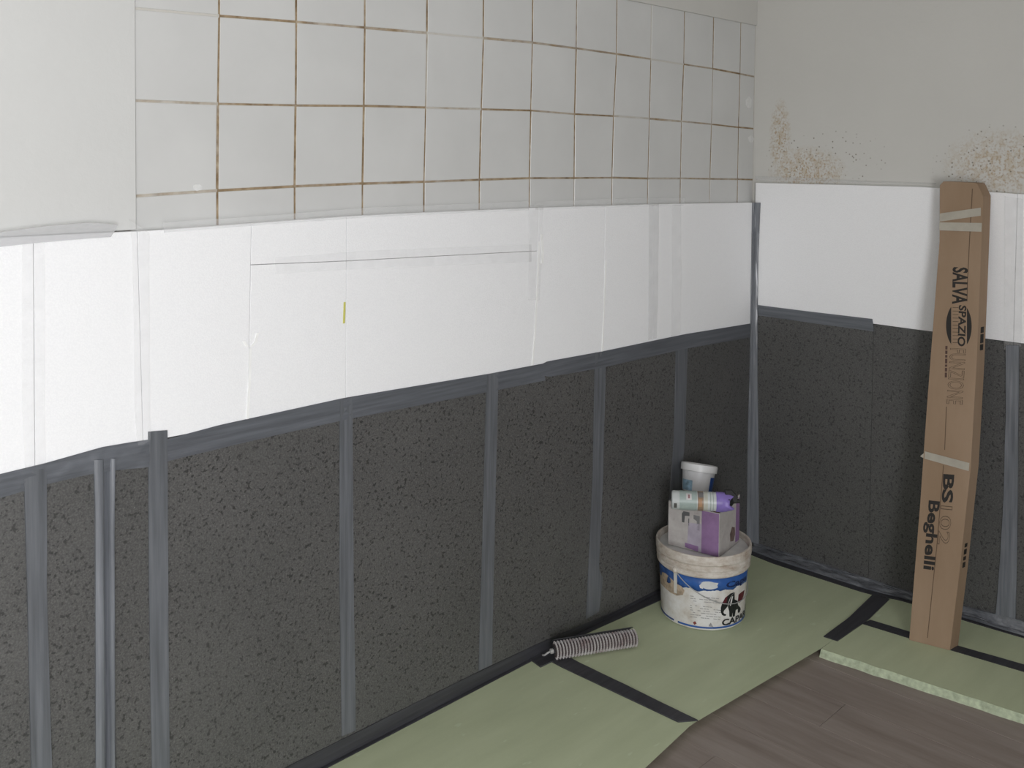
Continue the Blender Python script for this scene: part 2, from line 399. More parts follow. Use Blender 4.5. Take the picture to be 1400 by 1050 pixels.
labs = [W+'left of the clear tape strip beside the plaster corner', W+'narrow, under the plain plaster, between two clear tape strips', W+'with a hole and curved crack at its lower right edge',
        None, None, W+'right of the bright taped joint under the tiles', W+'narrow, second from the silver corner tape', W+'ending at the silver tape in the room corner']
hz = lambda x: lerpz(prof([(345,362),(470,357),(600,350),(735,343)], onY), x)
for i in range(8):
    (b0, t0), (b1, t1) = sW[i], sW[i+1]
    if labs[i]: wallboard('foam_board', b0, t0, b1, t1, fb, ft, M['foam'], labs[i], 'foam board', GW)
    else:
        k_ = (hz(t0)-fb(b0))/(ft(t0)-fb(b0)); m0 = b0+(t0-b0)*k_; k_ = (hz(t1)-fb(b1))/(ft(t1)-fb(b1)); m1 = b1+(t1-b1)*k_
        nm = ('beside the yellow pencil mark' if i == 3 else 'between the yellow mark and the bright taped joint')
        lo_b = wallboard('foam_board', b0, m0, b1, m1, fb, lambda x: hz(x)-.0006, M['foam'], W+'below the level taped joint, '+('left of the yellow mark' if i == 3 else 'right of the yellow mark'), 'foam board', GW)
        wallboard('foam_board', m0, t0, m1, t1, lambda x: hz(x)+.0006, ft, M['foam'], W+'above the level taped joint, '+('left part' if i == 3 else 'long piece under the tiles'), 'foam board', GW)
        if i == 3: yb = lo_b
sD = [(XE, XE), (sx(56, 1050), sx(48, 645)), (sx(149, 1050), sx(143, 640)), (sx(219, 1050), sx(215, 605)), (sx(476, 1005), sx(472, 550)), (sx(664, 915), sx(671, 515)), (sx(811, 842), sx(820, 486)), (sx(919, 780), sx(932, 462)), (-.021, -.021)]
D = 'dark grey speckled insulation board '
labs = [D+'left of the two wide tape strips', D+'narrow, left of the grooved tape', D+'very narrow, between the grooved tape and the straight tape', D+'wide, right of the straight tape that overlaps the white board',
        D+'fourth from the room corner', D+'third from the room corner', D+'second from the room corner, behind the bucket', D+'in the room corner beside the upright silver tape']
labs = [l for l in labs]
for i in range(8):
    (b0, t0), (b1, t1) = sD[i], sD[i+1]
    if i == 1: b1 -= .016; t1 -= .016          # the gap under the grooved tape
    if i == 2: b0 += .016; t0 += .016
    wallboard('insulation_board', b0, t0, b1, t1, fl, fb2, M['dark'], labs[i], 'insulation board', GD)

# details in the white boards: bright filler in the joints, a yellow mark, a gouge
def bead(pix, wd, parent, name='joint_filler', mat='filler', h=.0012):
    pts = [onY(*p) for p in pix]
    A = [p+V((-wd/2, 0, 0)) for p in pts]; B = [p+V((wd/2, 0, 0)) for p in pts]
    return ribbon(name, [A, B], [(0,-1,0)]*2, M[mat], parent, 22, 2, h, .0009, (60, 20), len(pix))
boards = [o for o in bpy.data.objects if o.name.startswith('foam_board')]
def board_with(txt): return next(o for o in boards if txt in o['label'])
bE = board_with('right of the bright taped'); bF = board_with('narrow, second'); bB = board_with('hole and curved')
bead([(737,330),(734,400),(731,460),(728,499)], .007, bE); bead([(828,356),(826,420),(823,481)], .006, bF); bead([(342,476),(341,520),(338,574)], .006, bB)
bead([(740,320),(742,345),(741,360)], .010, bE)
bead([(333,466),(337,473),(343,474),(349,468),(352,455)], .007, bB, 'gouge_rim')
bead([(471,413),(470,442)], .006, yb, 'yellow_mark', 'yellow', .0006)

# ------------------------------------------------------------------ insulation boards on the right wall
def rz(px): return sorted([(-onX(*p).y, onX(*p).z) for p in px])
RFT = rz([(1036,250),(1280,256),(1400,266)]); RFB = rz([(1037,421),(1193,443),(1400,470)])
def rboard(name, y0, y1, zb, zt, mat, label, cat, group=None):
    n = 3; ys = [y0-g+(y1-y0+2*g)*i/n for i in range(n+1)]
    poly = [(-TB, y, zb(y)) for y in ys]+[(-TB, y, zt(y)) for y in reversed(ys)]
    return tag(prism(name, poly, (TB-.0005, 0, 0), mat, None, .0008), label, cat, group)
ys = onX(1386, 450).y; yd = onX(1191, 600).y
rft = lambda y: lerpz(RFT, -y); rfb = lambda y: lerpz(RFB, -y)+.0006; rfb2 = lambda y: lerpz(RFB, -y)-.0006; rfl = lambda y: ZL+.0005
GR, GRD = 'white boards on the mouldy wall', 'dark boards on the mouldy wall'
rboard('foam_board', -.0215, ys, rfb, rft, M['foam'], W+'on the mouldy wall behind the tall carton', 'foam board', GR)
rboard('foam_board', ys, -2.1, rfb, rft, M['foam'], W+'on the mouldy wall beyond the tape strip beside the carton', 'foam board', GR)
rboard('insulation_board', -.0215, yd, rfl, rfb2, M['dark'], D+'on the mouldy wall, under the short level tape', 'insulation board', GRD)
rboard('insulation_board', yd, ys, rfl, rfb2, M['dark'], D+'on the mouldy wall, behind the tall carton', 'insulation board', GRD)
rboard('insulation_board', ys, -2.1, rfl, rfb2, M['dark'], D+'on the mouldy wall, beyond the shiny upright tape', 'insulation board', GRD)

# ------------------------------------------------------------------ green boards on the floor
e1 = onZ(880, 1052); e2 = onZ(945, 991); e3 = onZ(1122, 887); e4 = onZ(1400, 977)
sA = onZ(741, 896); sB = onZ(948, 989)
def ey(x): return lerpz(sorted([(-3.9, e1.y-.03), (e1.x, e1.y), (e2.x, e2.y), (e3.x, e3.y)]), x)
def floorboard(poly, under, label, edges=()):
    n = len(poly); top = [V((*p, ZF)) for p in poly]; bot = [V((p[0]+u[0], p[1]+u[1], ZL)) for p, u in zip(poly, under)]
    fs = [tuple(range(n)), tuple(range(2*n-1, n-1, -1))]+[(i, i+n, (i+1) % n+n, (i+1) % n) for i in range(n)]
    o = fixn(mk('floor_board', top+bot, fs, M['green'])); o.data.materials.append(M['greenedge'])
    for p in o.data.polygons:
        if abs(p.normal.z) < .8: p.material_index = 1
    return tag(o, label, 'insulation board', 'green boards on the floor')
B0 = -TB-.001
U = (0, .030)
floorboard([(-3.9, ey(-3.9)), (e1.x, e1.y), (e2.x-.01, ey(e2.x-.01)), (sB.x-.001, ey(sB.x)), (sA.x-.001, B0), (-3.9, B0)], [U, U, U, U, (0,0), (0,0)], 'pale green floor board without anything standing on it, left of the taped joint')
floorboard([(sB.x+.001, ey(sB.x)), ((sB.x+e3.x)/2, ey((sB.x+e3.x)/2)), (e3.x, e3.y), (-TB-.001, e3.y), (-TB-.001, B0), (sA.x+.001, B0)], [U, U, U, (0,0), (0,0), (0,0)], 'pale green floor board that carries the bucket in the corner')
lx0 = onZ(1186, 850).x; lx1 = onZ(1400, 914).x
jy = e3.y-.0015
yq = -2.1
def lx(y): return lx0+(lx1-lx0)*(y-jy)/(onZ(1400, 914).y-jy)
floorboard([(lx(yq)+.001, yq), (-TB-.001, yq), (-TB-.001, jy), (lx0+.001, jy)], [(0,0)]*4, 'pale green floor strip between the long floor tape and the mouldy wall')
# the strip with the broken, crumbly rim
n = 26; rim = []; un = []
for i in range(n+1):
    t = i/n; p = e3.lerp(e4, t*1.9); w_ = noise.noise(V((t*22, 2, 5)))
    rim.append((p.x+.004*w_, p.y-.0015)); un.append((-.012+.006*noise.noise(V((t*40, 7, 1))), 0))
floorboard([(lx0-.001, jy)] + rim + [(lx(rim[-1][1])-.001, rim[-1][1])], [(0,0)]+un+[(0,0)], 'pale green floor strip with a crumbly broken rim, under the tall carton')

# ------------------------------------------------------------------ tape strips
NL, NR, NZ = (0,-1,0), (-1,0,0), (0,0,1)
def tapeL(A, B, label, mat='tapeZ', name='duct_tape', y=-TB, group=None, **k):
    return tag(ribbon(name, [[onY(*p, y) for p in A], [onY(*p, y) for p in B]], [NL, NL], M[mat], **k), label, 'tape', group)
def tapeR(A, B, label, mat='tapeY', name='duct_tape', x=-TB, group=None, **k):
    return tag(ribbon(name, [[onX(*p, x) for p in A], [onX(*p, x) for p in B]], [NR, NR], M[mat], **k), label, 'tape', group)
def foot(u, v, z=ZF+.004):         # where an upright joint meets the floor tape
    p = onY(u, v); return p
# level strip over the white / dark joint
tapeL([(-60,662),(0,648),(62,633),(140,611),(182,604),(203,601)], [(-60,695),(0,680),(62,662),(135,645),(185,640),(203,638)], 'crinkled grey duct tape along the white edge, left of the straight upright strip', 'tapeX', nl=90, nw=10, wr=.0032, freq=(20, 34), seed=2)
tapeL([(222,602),(300,581),(470,544),(668,511),(742,497)], [(222,632),(340,603),(470,574),(660,537),(745,520)], 'long grey duct tape along the lower edge of the wide white boards', 'tapeX', nl=60, nw=6, wr=.0012, freq=(8, 22), seed=3)
tapeL([(738,499),(748,494),(820,481),(935,457),(1027,442)], [(734,508),(745,516),(820,503),(935,477),(1026,461)], 'grey duct tape along the white edge nearest the room corner', 'tapeX', nl=40, nw=5, h=.002, wr=.0008, seed=4)
# upright strips on the dark boards
BOT = lambda u: (u, 1290)
def fold_groove(s, q):             # pressed into the gap: a deep narrow groove
    c = .62+.05*s
    return .004*math.exp(-((q-.25)/.2)**2) - .019*math.exp(-((q-c)/.13)**4) + .003*math.exp(-((q-.93)/.1)**2)
tapeL([(32,646),(36,800),(42,1050),(46,1280)], [(63,638),(63,800),(70,1050),(75,1280)], 'wide grey duct tape upright under the clear tape strip', h=.0035, nl=50, nw=5, wr=.0016, freq=(6, 30), seed=5)
tapeL([(127,628),(129,700),(130,1050),(131,1280)], [(156,626),(155,700),(156,1050),(157,1280)], 'shiny grey tape folded into a deep upright groove', 'foilZ', h=.004, nl=60, nw=20, wr=.0012, freq=(7, 20), seed=6, extra=fold_groove)
tapeL([(202,590),(203,800),(207,1050),(210,1280)], [(228,588),(229,800),(231,1050),(234,1280)], 'straight grey duct tape whose square end overlaps the white board', h=.0032, nl=30, nw=4, wr=.0005, seed=7)
tapeL([(464,546),(464,800),(467,1006)], [(481,543),(483,800),(486,998)], 'grey duct tape over the joint at the right of the widest dark board', h=.0016, nl=30, nw=4, wr=.0008, seed=8)
tapeL([(665,512),(659,750),(654,917)], [(681,509),(675,750),(672,908)], 'grey duct tape ending at the floor tape, left of the roller', h=.0016, nl=30, nw=4, wr=.001, seed=9)
tapeL([(813,482),(810,650),(803,800),(801,846)], [(828,480),(824,650),(818,780),(824,790),(818,836)], 'grey duct tape with a flared foot above the roller', h=.0016, nl=40, nw=4, wr=.001, seed=10)
tapeL([(924,463),(921,600),(906,800)], [(940,459),(936,600),(920,795)], 'faint grey duct tape on the dark joint behind the bucket', h=.0016, nl=20, nw=3, wr=.0005, seed=11)
# the tape folded into the room corner
c0 = [(1029,277),(1028,350),(1028,445),(1025,520),(1022,600),(1021,740)]; c1 = [(1040,277),(1037,350),(1036,445),(1036,520),(1037,600),(1038,745)]
zc = [onY(*p).z for p in c0]
mid = [V((-TB-.006, -TB-.006, z)) for z in zc]
Lw = [onY(*p) for p in c0]; Rw = [onX(*p) for p in c1]
for p in Lw: p.x = min(p.x, -TB-.02); p.y = -TB
for p in Rw: p.y = min(p.y, -TB-.014); p.x = -TB
tag(ribbon('duct_tape', [Lw, mid, Rw], [(0,-1,0), (-1,-1,0), (-1,0,0)], M['foilZ'], nl=70, nw=6, h=.002, wr=.003, freq=(9, 24), seed=12), 'shiny silver duct tape folded upright into the room corner', 'tape')
# tape folded along the foot of the left wall
up = [(330,1084),(394,1047),(656,917),(735,880),(777,862),(840,836),(901,810),(1010,757)]
dn = [(360,1092),(432,1051),(656,934),(714,905),(780,876),(823,857),(901,822),(1019,764)]
Wl = [onY(*p) for p in up]; Fl = [onZ(*p) for p in dn]
for p in Fl: p.y = min(p.y, -TB-.014)
for p in Wl: p.z = max(p.z, ZF+.012)
Fd = [V((p.x, -TB-.001, ZF+.001)) for p in Wl]
for a, b in zip(Fd, Fl): a.x = (a.x+b.x)/2
tag(ribbon('duct_tape', [Wl, Fd, Fl], [(0,-1,0), (0,-1,1), (0,0,1)], M['tapeF'], nl=80, nw=4, h=.0015, wr=.0009, freq=(6, 20), seed=13), 'shaded grey duct tape along the floor at the foot of the tiled wall', 'tape')
# crumpled tape along the foot of the right wall
up = [(1030,744),(1060,752),(1100,763),(1150,782),(1190,794),(1215,803),(1250,812),(1310,826),(1400,848),(1470,866),(1800,951)]
dn = [(1022,757),(1060,772),(1110,788),(1188,813),(1235,822),(1260,830),(1312,847),(1400,873),(1470,893),(1800,986)]
Wl = [onX(*p) for p in up]; Fl = [onZ(*p) for p in dn]
for p in Fl: p.x = min(p.x, -TB-.02)
for p in Wl: p.z = max(p.z, ZF+.02); p.y = min(p.y, -TB-.01)
for p in Fl: p.y = min(p.y, -TB-.01)
Fl2 = resample(Fl, 30); Wl2 = resample(Wl, 30)
Fd = [V((-TB-.010, (a.y+b.y)/2, ZF+.010)) for a, b in zip(Wl2, Fl2)]
Fm = [V((-TB-.010, b.y, ZF+.003)).lerp(b+V((0, 0, .003)), .62) for b in Fl2]
tag(ribbon('duct_tape', [Wl2, Fd, Fm], [(-1,0,0), (-1,0,.8), (-.3,0,1)], M['foil'], nl=200, nw=7, h=.002, wr=.007, freq=(17, 34), seed=14), 'crumpled shiny tape along the foot of the mouldy wall', 'tape')
tag(ribbon('duct_tape', [[V((-TB-.004, p.y, ZF+.0005)) for p in Fl2], Fl2], [NZ, NZ], M['tapeF'], nl=60, nw=3, h=.0015, wr=.0008, seed=15), 'shaded grey duct tape on the green boards along the mouldy wall', 'tape')
# strips on the floor boards
def tapeF(A, B, label, h=.0015, **k):
    return tag(ribbon('duct_tape', [[onZ(*p) for p in A], [onZ(*p) for p in B]], [NZ, NZ], M['tapeF'], h=h, **k), label, 'tape')
tapeF([(738,897),(770,914),(927,988)], [(760,890),(790,906),(954,986)], 'shaded grey duct tape across the green boards from the roller to the laminate', nl=30, nw=4, wr=.001, seed=16, h=.003)
tapeF([(716,897),(728,905),(739,913)], [(745,884),(756,892),(766,900)], 'small shaded grey tape patch at the foot of the wall beside the roller', nl=8, nw=4, wr=.003, h=.003, seed=17)
tapeF([(1126,871),(1160,846),(1193,814)], [(1145,877),(1187,848),(1216,820)], 'short wide shaded grey tape across the two green strips beside the carton', nl=14, nw=4, wr=.0004, seed=18, h=.0032)
tapeF([(1178,853),(1243,873),(1302,890),(1400,919),(1470,940),(1800,1038)], [(1190,848),(1243,864),(1305,882),(1400,909),(1470,929),(1800,1024)], 'long narrow shaded grey tape on the green strip under the carton', nl=30, nw=3, wr=.0004, seed=19)
# right wall
tapeR([(1037,417),(1100,425),(1193,436)], [(1037,431),(1100,440),(1195,453)], 'short level grey duct tape between white and dark boards in the corner', nl=24, nw=5, h=.0025, wr=.001, seed=20)
tapeR([(1376,472),(1376,560),(1372,700),(1366,790),(1362,842)], [(1394,472),(1393,560),(1392,700),(1390,800),(1389,846)], 'shiny upright grey tape on the dark boards beside the tall carton', 'foilZ', nl=50, nw=6, h=.003, wr=.004, freq=(6, 16), seed=21)
tapeR([(1374,268),(1374,380),(1373,478)], [(1399,272),(1398,380),(1396,474)], 'clear tape upright on the white boards beside the tall carton', 'clear', 'clear_tape', nl=30, nw=4, h=.0025, wr=.0015, seed=22)
tag(ribbon('clear_tape', [[onX(u, v, -.001) for u, v in ((1034,241),(1100,243),(1200,248),(1280,250))], [V((-TB*.6, onX(u, v, -.01).y, onX(u, v, -.01).z+.004)) for u, v in ((1034,248),(1100,250),(1200,252),(1280,254))]], [NR, (-1,0,1)], M['clear2'], nl=30, nw=3, h=.003, wr=.002, seed=23), 'pale tape over the top edge of the white board on the mouldy wall', 'tape')
# clear tape on the white boards of the left wall
def lclear(A, B, label, mat='clear', **k): return tapeL(A, B, label, mat, 'clear_tape', **k)
lclear([(-50,323),(0,317),(60,309),(120,304),(160,307)], [(-50,345),(0,337),(60,331),(120,326),(150,324)], 'grey-looking clear tape along the top of the boards under the plain plaster', 'clear3', nl=40, nw=6, h=.004, wr=.003, freq=(6, 15), seed=24)
lclear([(30,335),(30,450),(30,560),(34,640)], [(60,332),(61,450),(60,560),(62,636)], 'upright clear tape on the left white boards', nl=30, nw=4, h=.002, wr=.001, seed=25)
lclear([(176,300),(180,330),(183,450),(184,560),(188,612)], [(203,318),(203,340),(203,450),(203,560),(204,600)], 'wrinkled clear tape over the joint below the plaster corner', nl=40, nw=6, h=.003, wr=.004, freq=(7, 18), seed=26)
lclear([(222,304),(350,296),(500,284),(722,275)], [(224,318),(350,308),(500,297),(722,287)], 'clear tape along the top edge of the boards, under the tiles', 'clear2', nl=50, nw=4, h=.002, wr=.0015, seed=27)
lclear([(732,276),(830,272),(935,270)], [(732,287),(830,283),(935,281)], 'short clear tape along the board tops toward the corner', 'clear', nl=30, nw=4, h=.002, wr=.001, seed=28)
lclear([(376,352),(500,343),(726,334)], [(376,374),(500,367),(726,358)], 'level clear tape across the white boards', nl=40, nw=4, h=.0015, wr=.0006, seed=29)
lclear([(722,280),(723,340),(722,410)], [(741,280),(740,340),(736,410)], 'upright clear tape over the bright joint', nl=24, nw=4, h=.003, wr=.003, freq=(14, 20), seed=30)
lclear([(887,280),(887,380),(886,465)], [(900,279),(899,380),(897,462)], 'narrow clear tape second from the silver corner tape', 'clear2', nl=30, nw=3, h=.002, wr=.001, seed=31)
lclear([(918,281),(919,380),(917,460)], [(930,280),(931,380),(929,457)], 'narrow clear tape nearest the silver corner tape', nl=30, nw=3, h=.002, wr=.0014, seed=32)

# ------------------------------------------------------------------ lettering helpers
def text_verts(txt, bold=.0, outline=0):
    c = bpy.data.curves.new('lettering', 'FONT'); c.body = txt; c.size = 1; c.offset = bold; c.resolution_u = 3
    if outline: c.fill_mode = 'NONE'; c.bevel_depth = outline; c.bevel_resolution = 0
    o = bpy.data.objects.new('lettering', c); COL.objects.link(o)
    dg = bpy.context.evaluated_depsgraph_get(); dg.update()
    me = bpy.data.meshes.new_from_object(o.evaluated_get(dg))
    vs = [v.co.copy() for v in me.vertices]; fs = [tuple(p.vertices) for p in me.polygons]
    bpy.data.objects.remove(o); bpy.data.curves.remove(c); bpy.data.meshes.remove(me)
    return vs, fs
def fit(vs, cap=None):
    x0 = min(v.x for v in vs); x1 = max(v.x for v in vs); top = cap or max(v.y for v in vs)
    return [((v.x-x0)/(x1-x0), v.y/top, v.z) for v in vs]

# ------------------------------------------------------------------ bucket
mpp = .002514
p = onZ(960, 863); hh = V((p.x-CAM.x, p.y-CAM.y, 0)).normalized(); rr = V((hh.y, -hh.x, 0))
RB, RR, BH = .1405, .161, .256
bc = V((p.x, p.y, 0)) + hh*RB; bc.z = ZF
bucket = thing('paint_bucket', bc, 'big white paint bucket with blue band, stained rim and wire handle', 'bucket')
mb = NT('dirty_white_plastic', .45, .4); pp = mb.pos(); sp_ = mb.n('ShaderNodeSeparateXYZ')
cc = mb.ramp(mb.noise(pp, 18, 5, .65), [(.42, (.72, .71, .70)), (.60, (.62, .59, .55)), (.78, (.45, .38, .32))]); mb.col(cc); M['bucket'] = mb.m
mr = NT('stained_rim_plastic', .5, .35); M['rim'] = mr.col(mr.ramp(mr.noise(mr.pos((1, 1, 2)), 22, 5, .7), [(.35, (.66, .62, .57)), (.55, (.52, .46, .40)), (.75, (.34, .25, .19))])).m
def rbody(z): return RB + .009*z/.2
lathe('body', [(0, .001), (RB-.006, .001), (RB-.001, .005), (rbody(.05), .05), (rbody(.19), .19), (rbody(.19)-.004, .19), (0, .185)], bc, M['bucket'], bucket, 64)
lathe('rim', [(.148, .182), (.1545, .183), (.1575, .187), (.1575, .196), (.1550, .199), (.1550, .203), (.1590, .206), (.1590, .216), (.1565, .219), (.1565, .223), (.1610, .227), (.1615, .250), (.1600, .2555), (.1565, .2565), (.1530, .254), (.1510, .236), (.1490, .234), (.148, .205)], bc, M['rim'], bucket, 72, closed=True)
lathe('lid', [(.1505, .228), (.1500, .236), (.146, .2368), (.05, .236), (0, .236)], bc, plain('lid_plastic', (.66, .65, .64), .35, .5, .08, 20), bucket, 64)
def bw(phi, z, e=.0006):
    return bc + (-hh*math.cos(phi)+rr*math.sin(phi))*(rbody(z)+e) + V((0, 0, z))
def bpx(u, v):
    s_ = max(-.985, min(.985, (u-961.5)/58.0)); ph = math.asin(s_); return ph, (838+25*math.cos(ph)-v)/407
def band(name, f0, f1, z0, z1, mat, n=40, e=.0008, rag=0):
    vs = []; fs = []
    for i in range(n+1):
        f = f0+(f1-f0)*i/n; zz = z0 + (rag*noise.noise(V((f*5, 1, 3))) + rag*.6*noise.noise(V((f*17, 4, 3))) if rag else 0)
        for z in (zz, z1): vs += [bw(f, z, e), bw(f, z, .0001)]
    for i in range(n):
        a = i*4; b = a+4
        fs += [(a, b, b+2, a+2), (a+1, a+3, b+3, b+1), (a, a+1, b+1, b), (a+2, b+2, b+3, a+3)]
    fs += [(0, 2, 3, 1), (n*4, n*4+1, n*4+3, n*4+2)]
    return fixn(mk(name, vs, fs, mat, bucket, True))
blue = plain('label_blue', (.035, .12, .40), .4, .4, .15, 25)
label = band('label_band', -.62, 1.9, .139, .180, blue, 60, rag=.008); label['label'] = 'torn blue label band'
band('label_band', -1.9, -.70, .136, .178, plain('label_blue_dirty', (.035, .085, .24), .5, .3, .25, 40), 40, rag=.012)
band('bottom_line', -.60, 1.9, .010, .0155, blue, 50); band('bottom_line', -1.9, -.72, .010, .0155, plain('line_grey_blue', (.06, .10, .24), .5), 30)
def shape(name, pts, mat, parent, e=.0012):
    vs = [bw(*bpx(*q), e) for q in pts]; n = len(vs)
    vs += [bw(*bpx(*q), .0001) for q in pts]
    o = mk(name, vs, [tuple(range(n))]+[(i, i+n, (i+1) % n+n, (i+1) % n) for i in range(n)], mat, parent)
    bm = bmesh.new(); bm.from_mesh(o.data); bmesh.ops.triangulate(bm, faces=bm.faces); bmesh.ops.recalc_face_normals(bm, faces=bm.faces); bm.to_mesh(o.data); bm.free(); return o
# beige smear
sm = plain('beige_paint_smear', (.44, .35, .26), .7, .2, .25, 60)
shape('paint_smear', [(904,789),(909,786),(914,788),(922,795),(927,800),(934,803),(938,809),(936,815),(928,817),(920,814),(912,808),(906,803)], sm, bucket, .0016)
shape('paint_smear', [(924.5,777),(928.5,778),(928.5,802),(928,814),(924.5,813),(924.5,800)], plain('white_drip', (.66, .64, .6), .6), bucket, .0020)
z4 = lambda L: [(960+x/11.67, 776.5+y/11.67) for x, y in L]
blk = plain('print_black', (.012, .014, .015), .5); mar = plain('print_maroon', (.10, .012, .02), .5); wht = plain('print_white', (.70, .69, .68), .5)
shape('elephant_print', z4([(485,335),(430,362),(360,430),(315,520),(294,600),(296,670),(315,715),(345,730),(375,722),(378,702),(350,697),(335,672),(345,640),(375,600),(395,570),(405,500),(430,420)]), blk, bucket)
shape('elephant_print', z4([(492,335),(445,410),(418,500),(402,575),(425,650),(432,735),(470,735),(478,640),(485,735),(515,720),(525,620),(560,600),(565,665),(590,655),(605,610),(600,580),(560,540),(545,470),(500,450)]), blk, bucket)
shape('elephant_print', z4([(560,370),(600,330),(650,290),(640,380),(610,470),(575,500),(555,470)]), mar, bucket)
shape('elephant_print', z4([(385,405),(355,435),(318,518),(350,545),(375,500)]), mar, bucket, .0016)
shape('elephant_print', z4([(455,405),(470,400),(455,500),(440,560),(430,555),(440,480)]), wht, bucket, .0016)
def btext(txt, u0, u1, vb, vt, mat, bold=.03):
    (f0, z0), (f1, _), (_, z1) = bpx(u0, vb), bpx(u1, vb), bpx(u0, vt)
    vs, fs = text_verts(txt, bold); q = fit(vs)
    mk('lettering', [bw(f0+(f1-f0)*x, z0+(z1-z0)*y_, .0014) for x, y_, _ in q], fs, mat, bucket)
f0, z0 = .46, .019
vs, fs = text_verts('CAPAROL', .03); q = fit(vs)
mk('lettering', [bw(f0+1.25*x, z0+.021*y_, .0014) for x, y_, _ in q], fs, blk, bucket)
vs, fs = text_verts('Capa', .03); q = fit(vs); f0, z0 = bpx(991, 800)
mk('lettering', [bw(f0+.75*x, z0+.02*y_, .0014) for x, y_, _ in q], fs, plain('print_navy', (.01, .02, .08), .5), label)
oval = [(969+11*math.cos(a)*(1+.08*math.sin(5*a)), 798.5+5.5*math.sin(a)) for a in [2*math.pi*k/20 for k in range(20)]]
shape('emblem', oval, plain('emblem_grey', (.62, .63, .64), .5), label, .0014)
shape('emblem', [(961,801),(957,799),(958,803),(962,804)], wht, label, .0013); shape('emblem', [(976,794),(981,794),(979,799),(976,798)], wht, label, .0013)
# small illegible print as rows of grey dashes
pv = []; pf = []; rg = random.Random(5)
gp = plain('print_grey', (.33, .32, .32), .6)
for r in range(10):
    v_ = 815+r*3.2; u = 945.5
    while u < 983:
        l_ = rg.uniform(2, 6)
        if rg.random() < .8 and not (r == 3):
            k = len(pv); pv += [bw(*bpx(a, b), .0011) for a, b in ((u, v_), (u+l_, v_+.15), (u+l_, v_+1.05), (u, v_+.9))]; pf.append((k, k+1, k+2, k+3))
        u += l_+.8
mk('small_print', pv, pf, gp, bucket)
shape('print_symbol', [(949,852),(952,850),(954,853),(951,855)], plain('print_red', (.22, .05, .04), .6), bucket); shape('print_symbol', [(970,855),(972.5,850),(976,855.5)], gp, bucket)
steel = plain('galvanised_wire', (.36, .36, .36), .35, .6, .1)
wp = []
for i in range(41):
    t = i/40; f = -.64+t*math.pi; zz = .192-.105*math.sin(math.pi*t)**.8
    wp.append(bc+(-hh*math.cos(f)+rr*math.sin(f))*(rbody(zz)+.0045)+V((0, 0, zz)))
tube('wire_handle', wp, .0016, steel, bucket)
for f in (-.64, math.pi-.64):
    d = -hh*math.cos(f)+rr*math.sin(f); c_ = bc+d*.1535+V((0, 0, .19))
    Mx = Matrix((d.cross(V((0,0,1))), V((0,0,1)), d)).transposed()
    lathe('handle_lug', [(0, 0), (.009, 0), (.0095, .004), (.006, .007), (0, .008)], c_, M['rim'], bucket, 16, Mx)

# ------------------------------------------------------------------ open carton on the bucket
zc0 = ZF+.2385; CH = .147
p1 = onZ(983, 762, zc0); p0 = onZ(911, 751, zc0)
ux = V((-.158, .987, 0)).normalized(); CW = .186; vx = V((-ux.y, ux.x, 0)); vx = vx if vx.dot(hh) > 0 else -vx
CD = .168
carton = thing('carton', (p1.x, p1.y, zc0), 'open white and purple carton standing on the bucket lid', 'carton')
T_ = .003
def cp(a, b, z): return p1 + ux*a + vx*b + V((0, 0, z))
def mat_carton():
    t = NT('printed_carton', .8, .2); p_ = t.pos(); f = t.noise(p_, 30, 5, .65)
    t.col(t.ramp(f, [(.35, (.50, .48, .46)), (.6, (.44, .41, .40)), (.8, (.33, .28, .27))])); return t.m
mcart = mat_carton(); kraft = plain('inner_kraft', (.22, .12, .07), .9, .1, .2, 40)
fpan = prism('front_panel', [cp(0,0,0), cp(CW,0,0), cp(CW,0,CH+.004), cp(CW*.5,0,CH-.002), cp(0,0,CH)], vx*T_, mcart, carton)
prism('side_panel', [cp(0,T_,0), cp(0,CD,0), cp(0,CD,CH+.016), cp(0,CD*.5,CH+.006), cp(0,T_,CH)], ux*T_, mcart, carton)
prism('side_panel', [cp(CW-T_,T_,0), cp(CW-T_,CD,0), cp(CW-T_,CD,CH-.022), cp(CW-T_,CD*.5,CH-.01), cp(CW-T_,T_,CH+.004)], ux*T_, mcart, carton)
bk = prism('back_panel', [cp(T_,CD-T_,0), cp(CW-T_,CD-T_,0), cp(CW-T_,CD-T_,CH-.022), cp(CW*.35,CD-T_,CH-.015), cp(T_,CD-T_,CH+.016)], vx*T_, kraft, carton); bk['label'] = 'brown inside of the back panel'
prism('inner_flap', [cp(T_,T_,CH-.03), cp(CW-T_,T_,CH-.03), cp(CW-T_,CD-T_,CH-.03), cp(T_,CD-T_,CH-.03)], V((0,0,T_)), kraft, carton)
purple = plain('carton_purple', (.27, .165, .31), .75, .2, .10, 25); pale = plain('carton_lilac', (.40, .36, .43), .8, .2, .1, 25); grey = plain('carton_grey_mark', (.12, .12, .125), .8)
dirt = plain('carton_dirt', (.17, .125, .11), .9, .1, .2, 60)
def cface(name, q, mat, e=.0006):
    return prism(name, [cp(CW*a, -e, CH*b) for a, b in q], vx*(e*.9), mat, fpan)
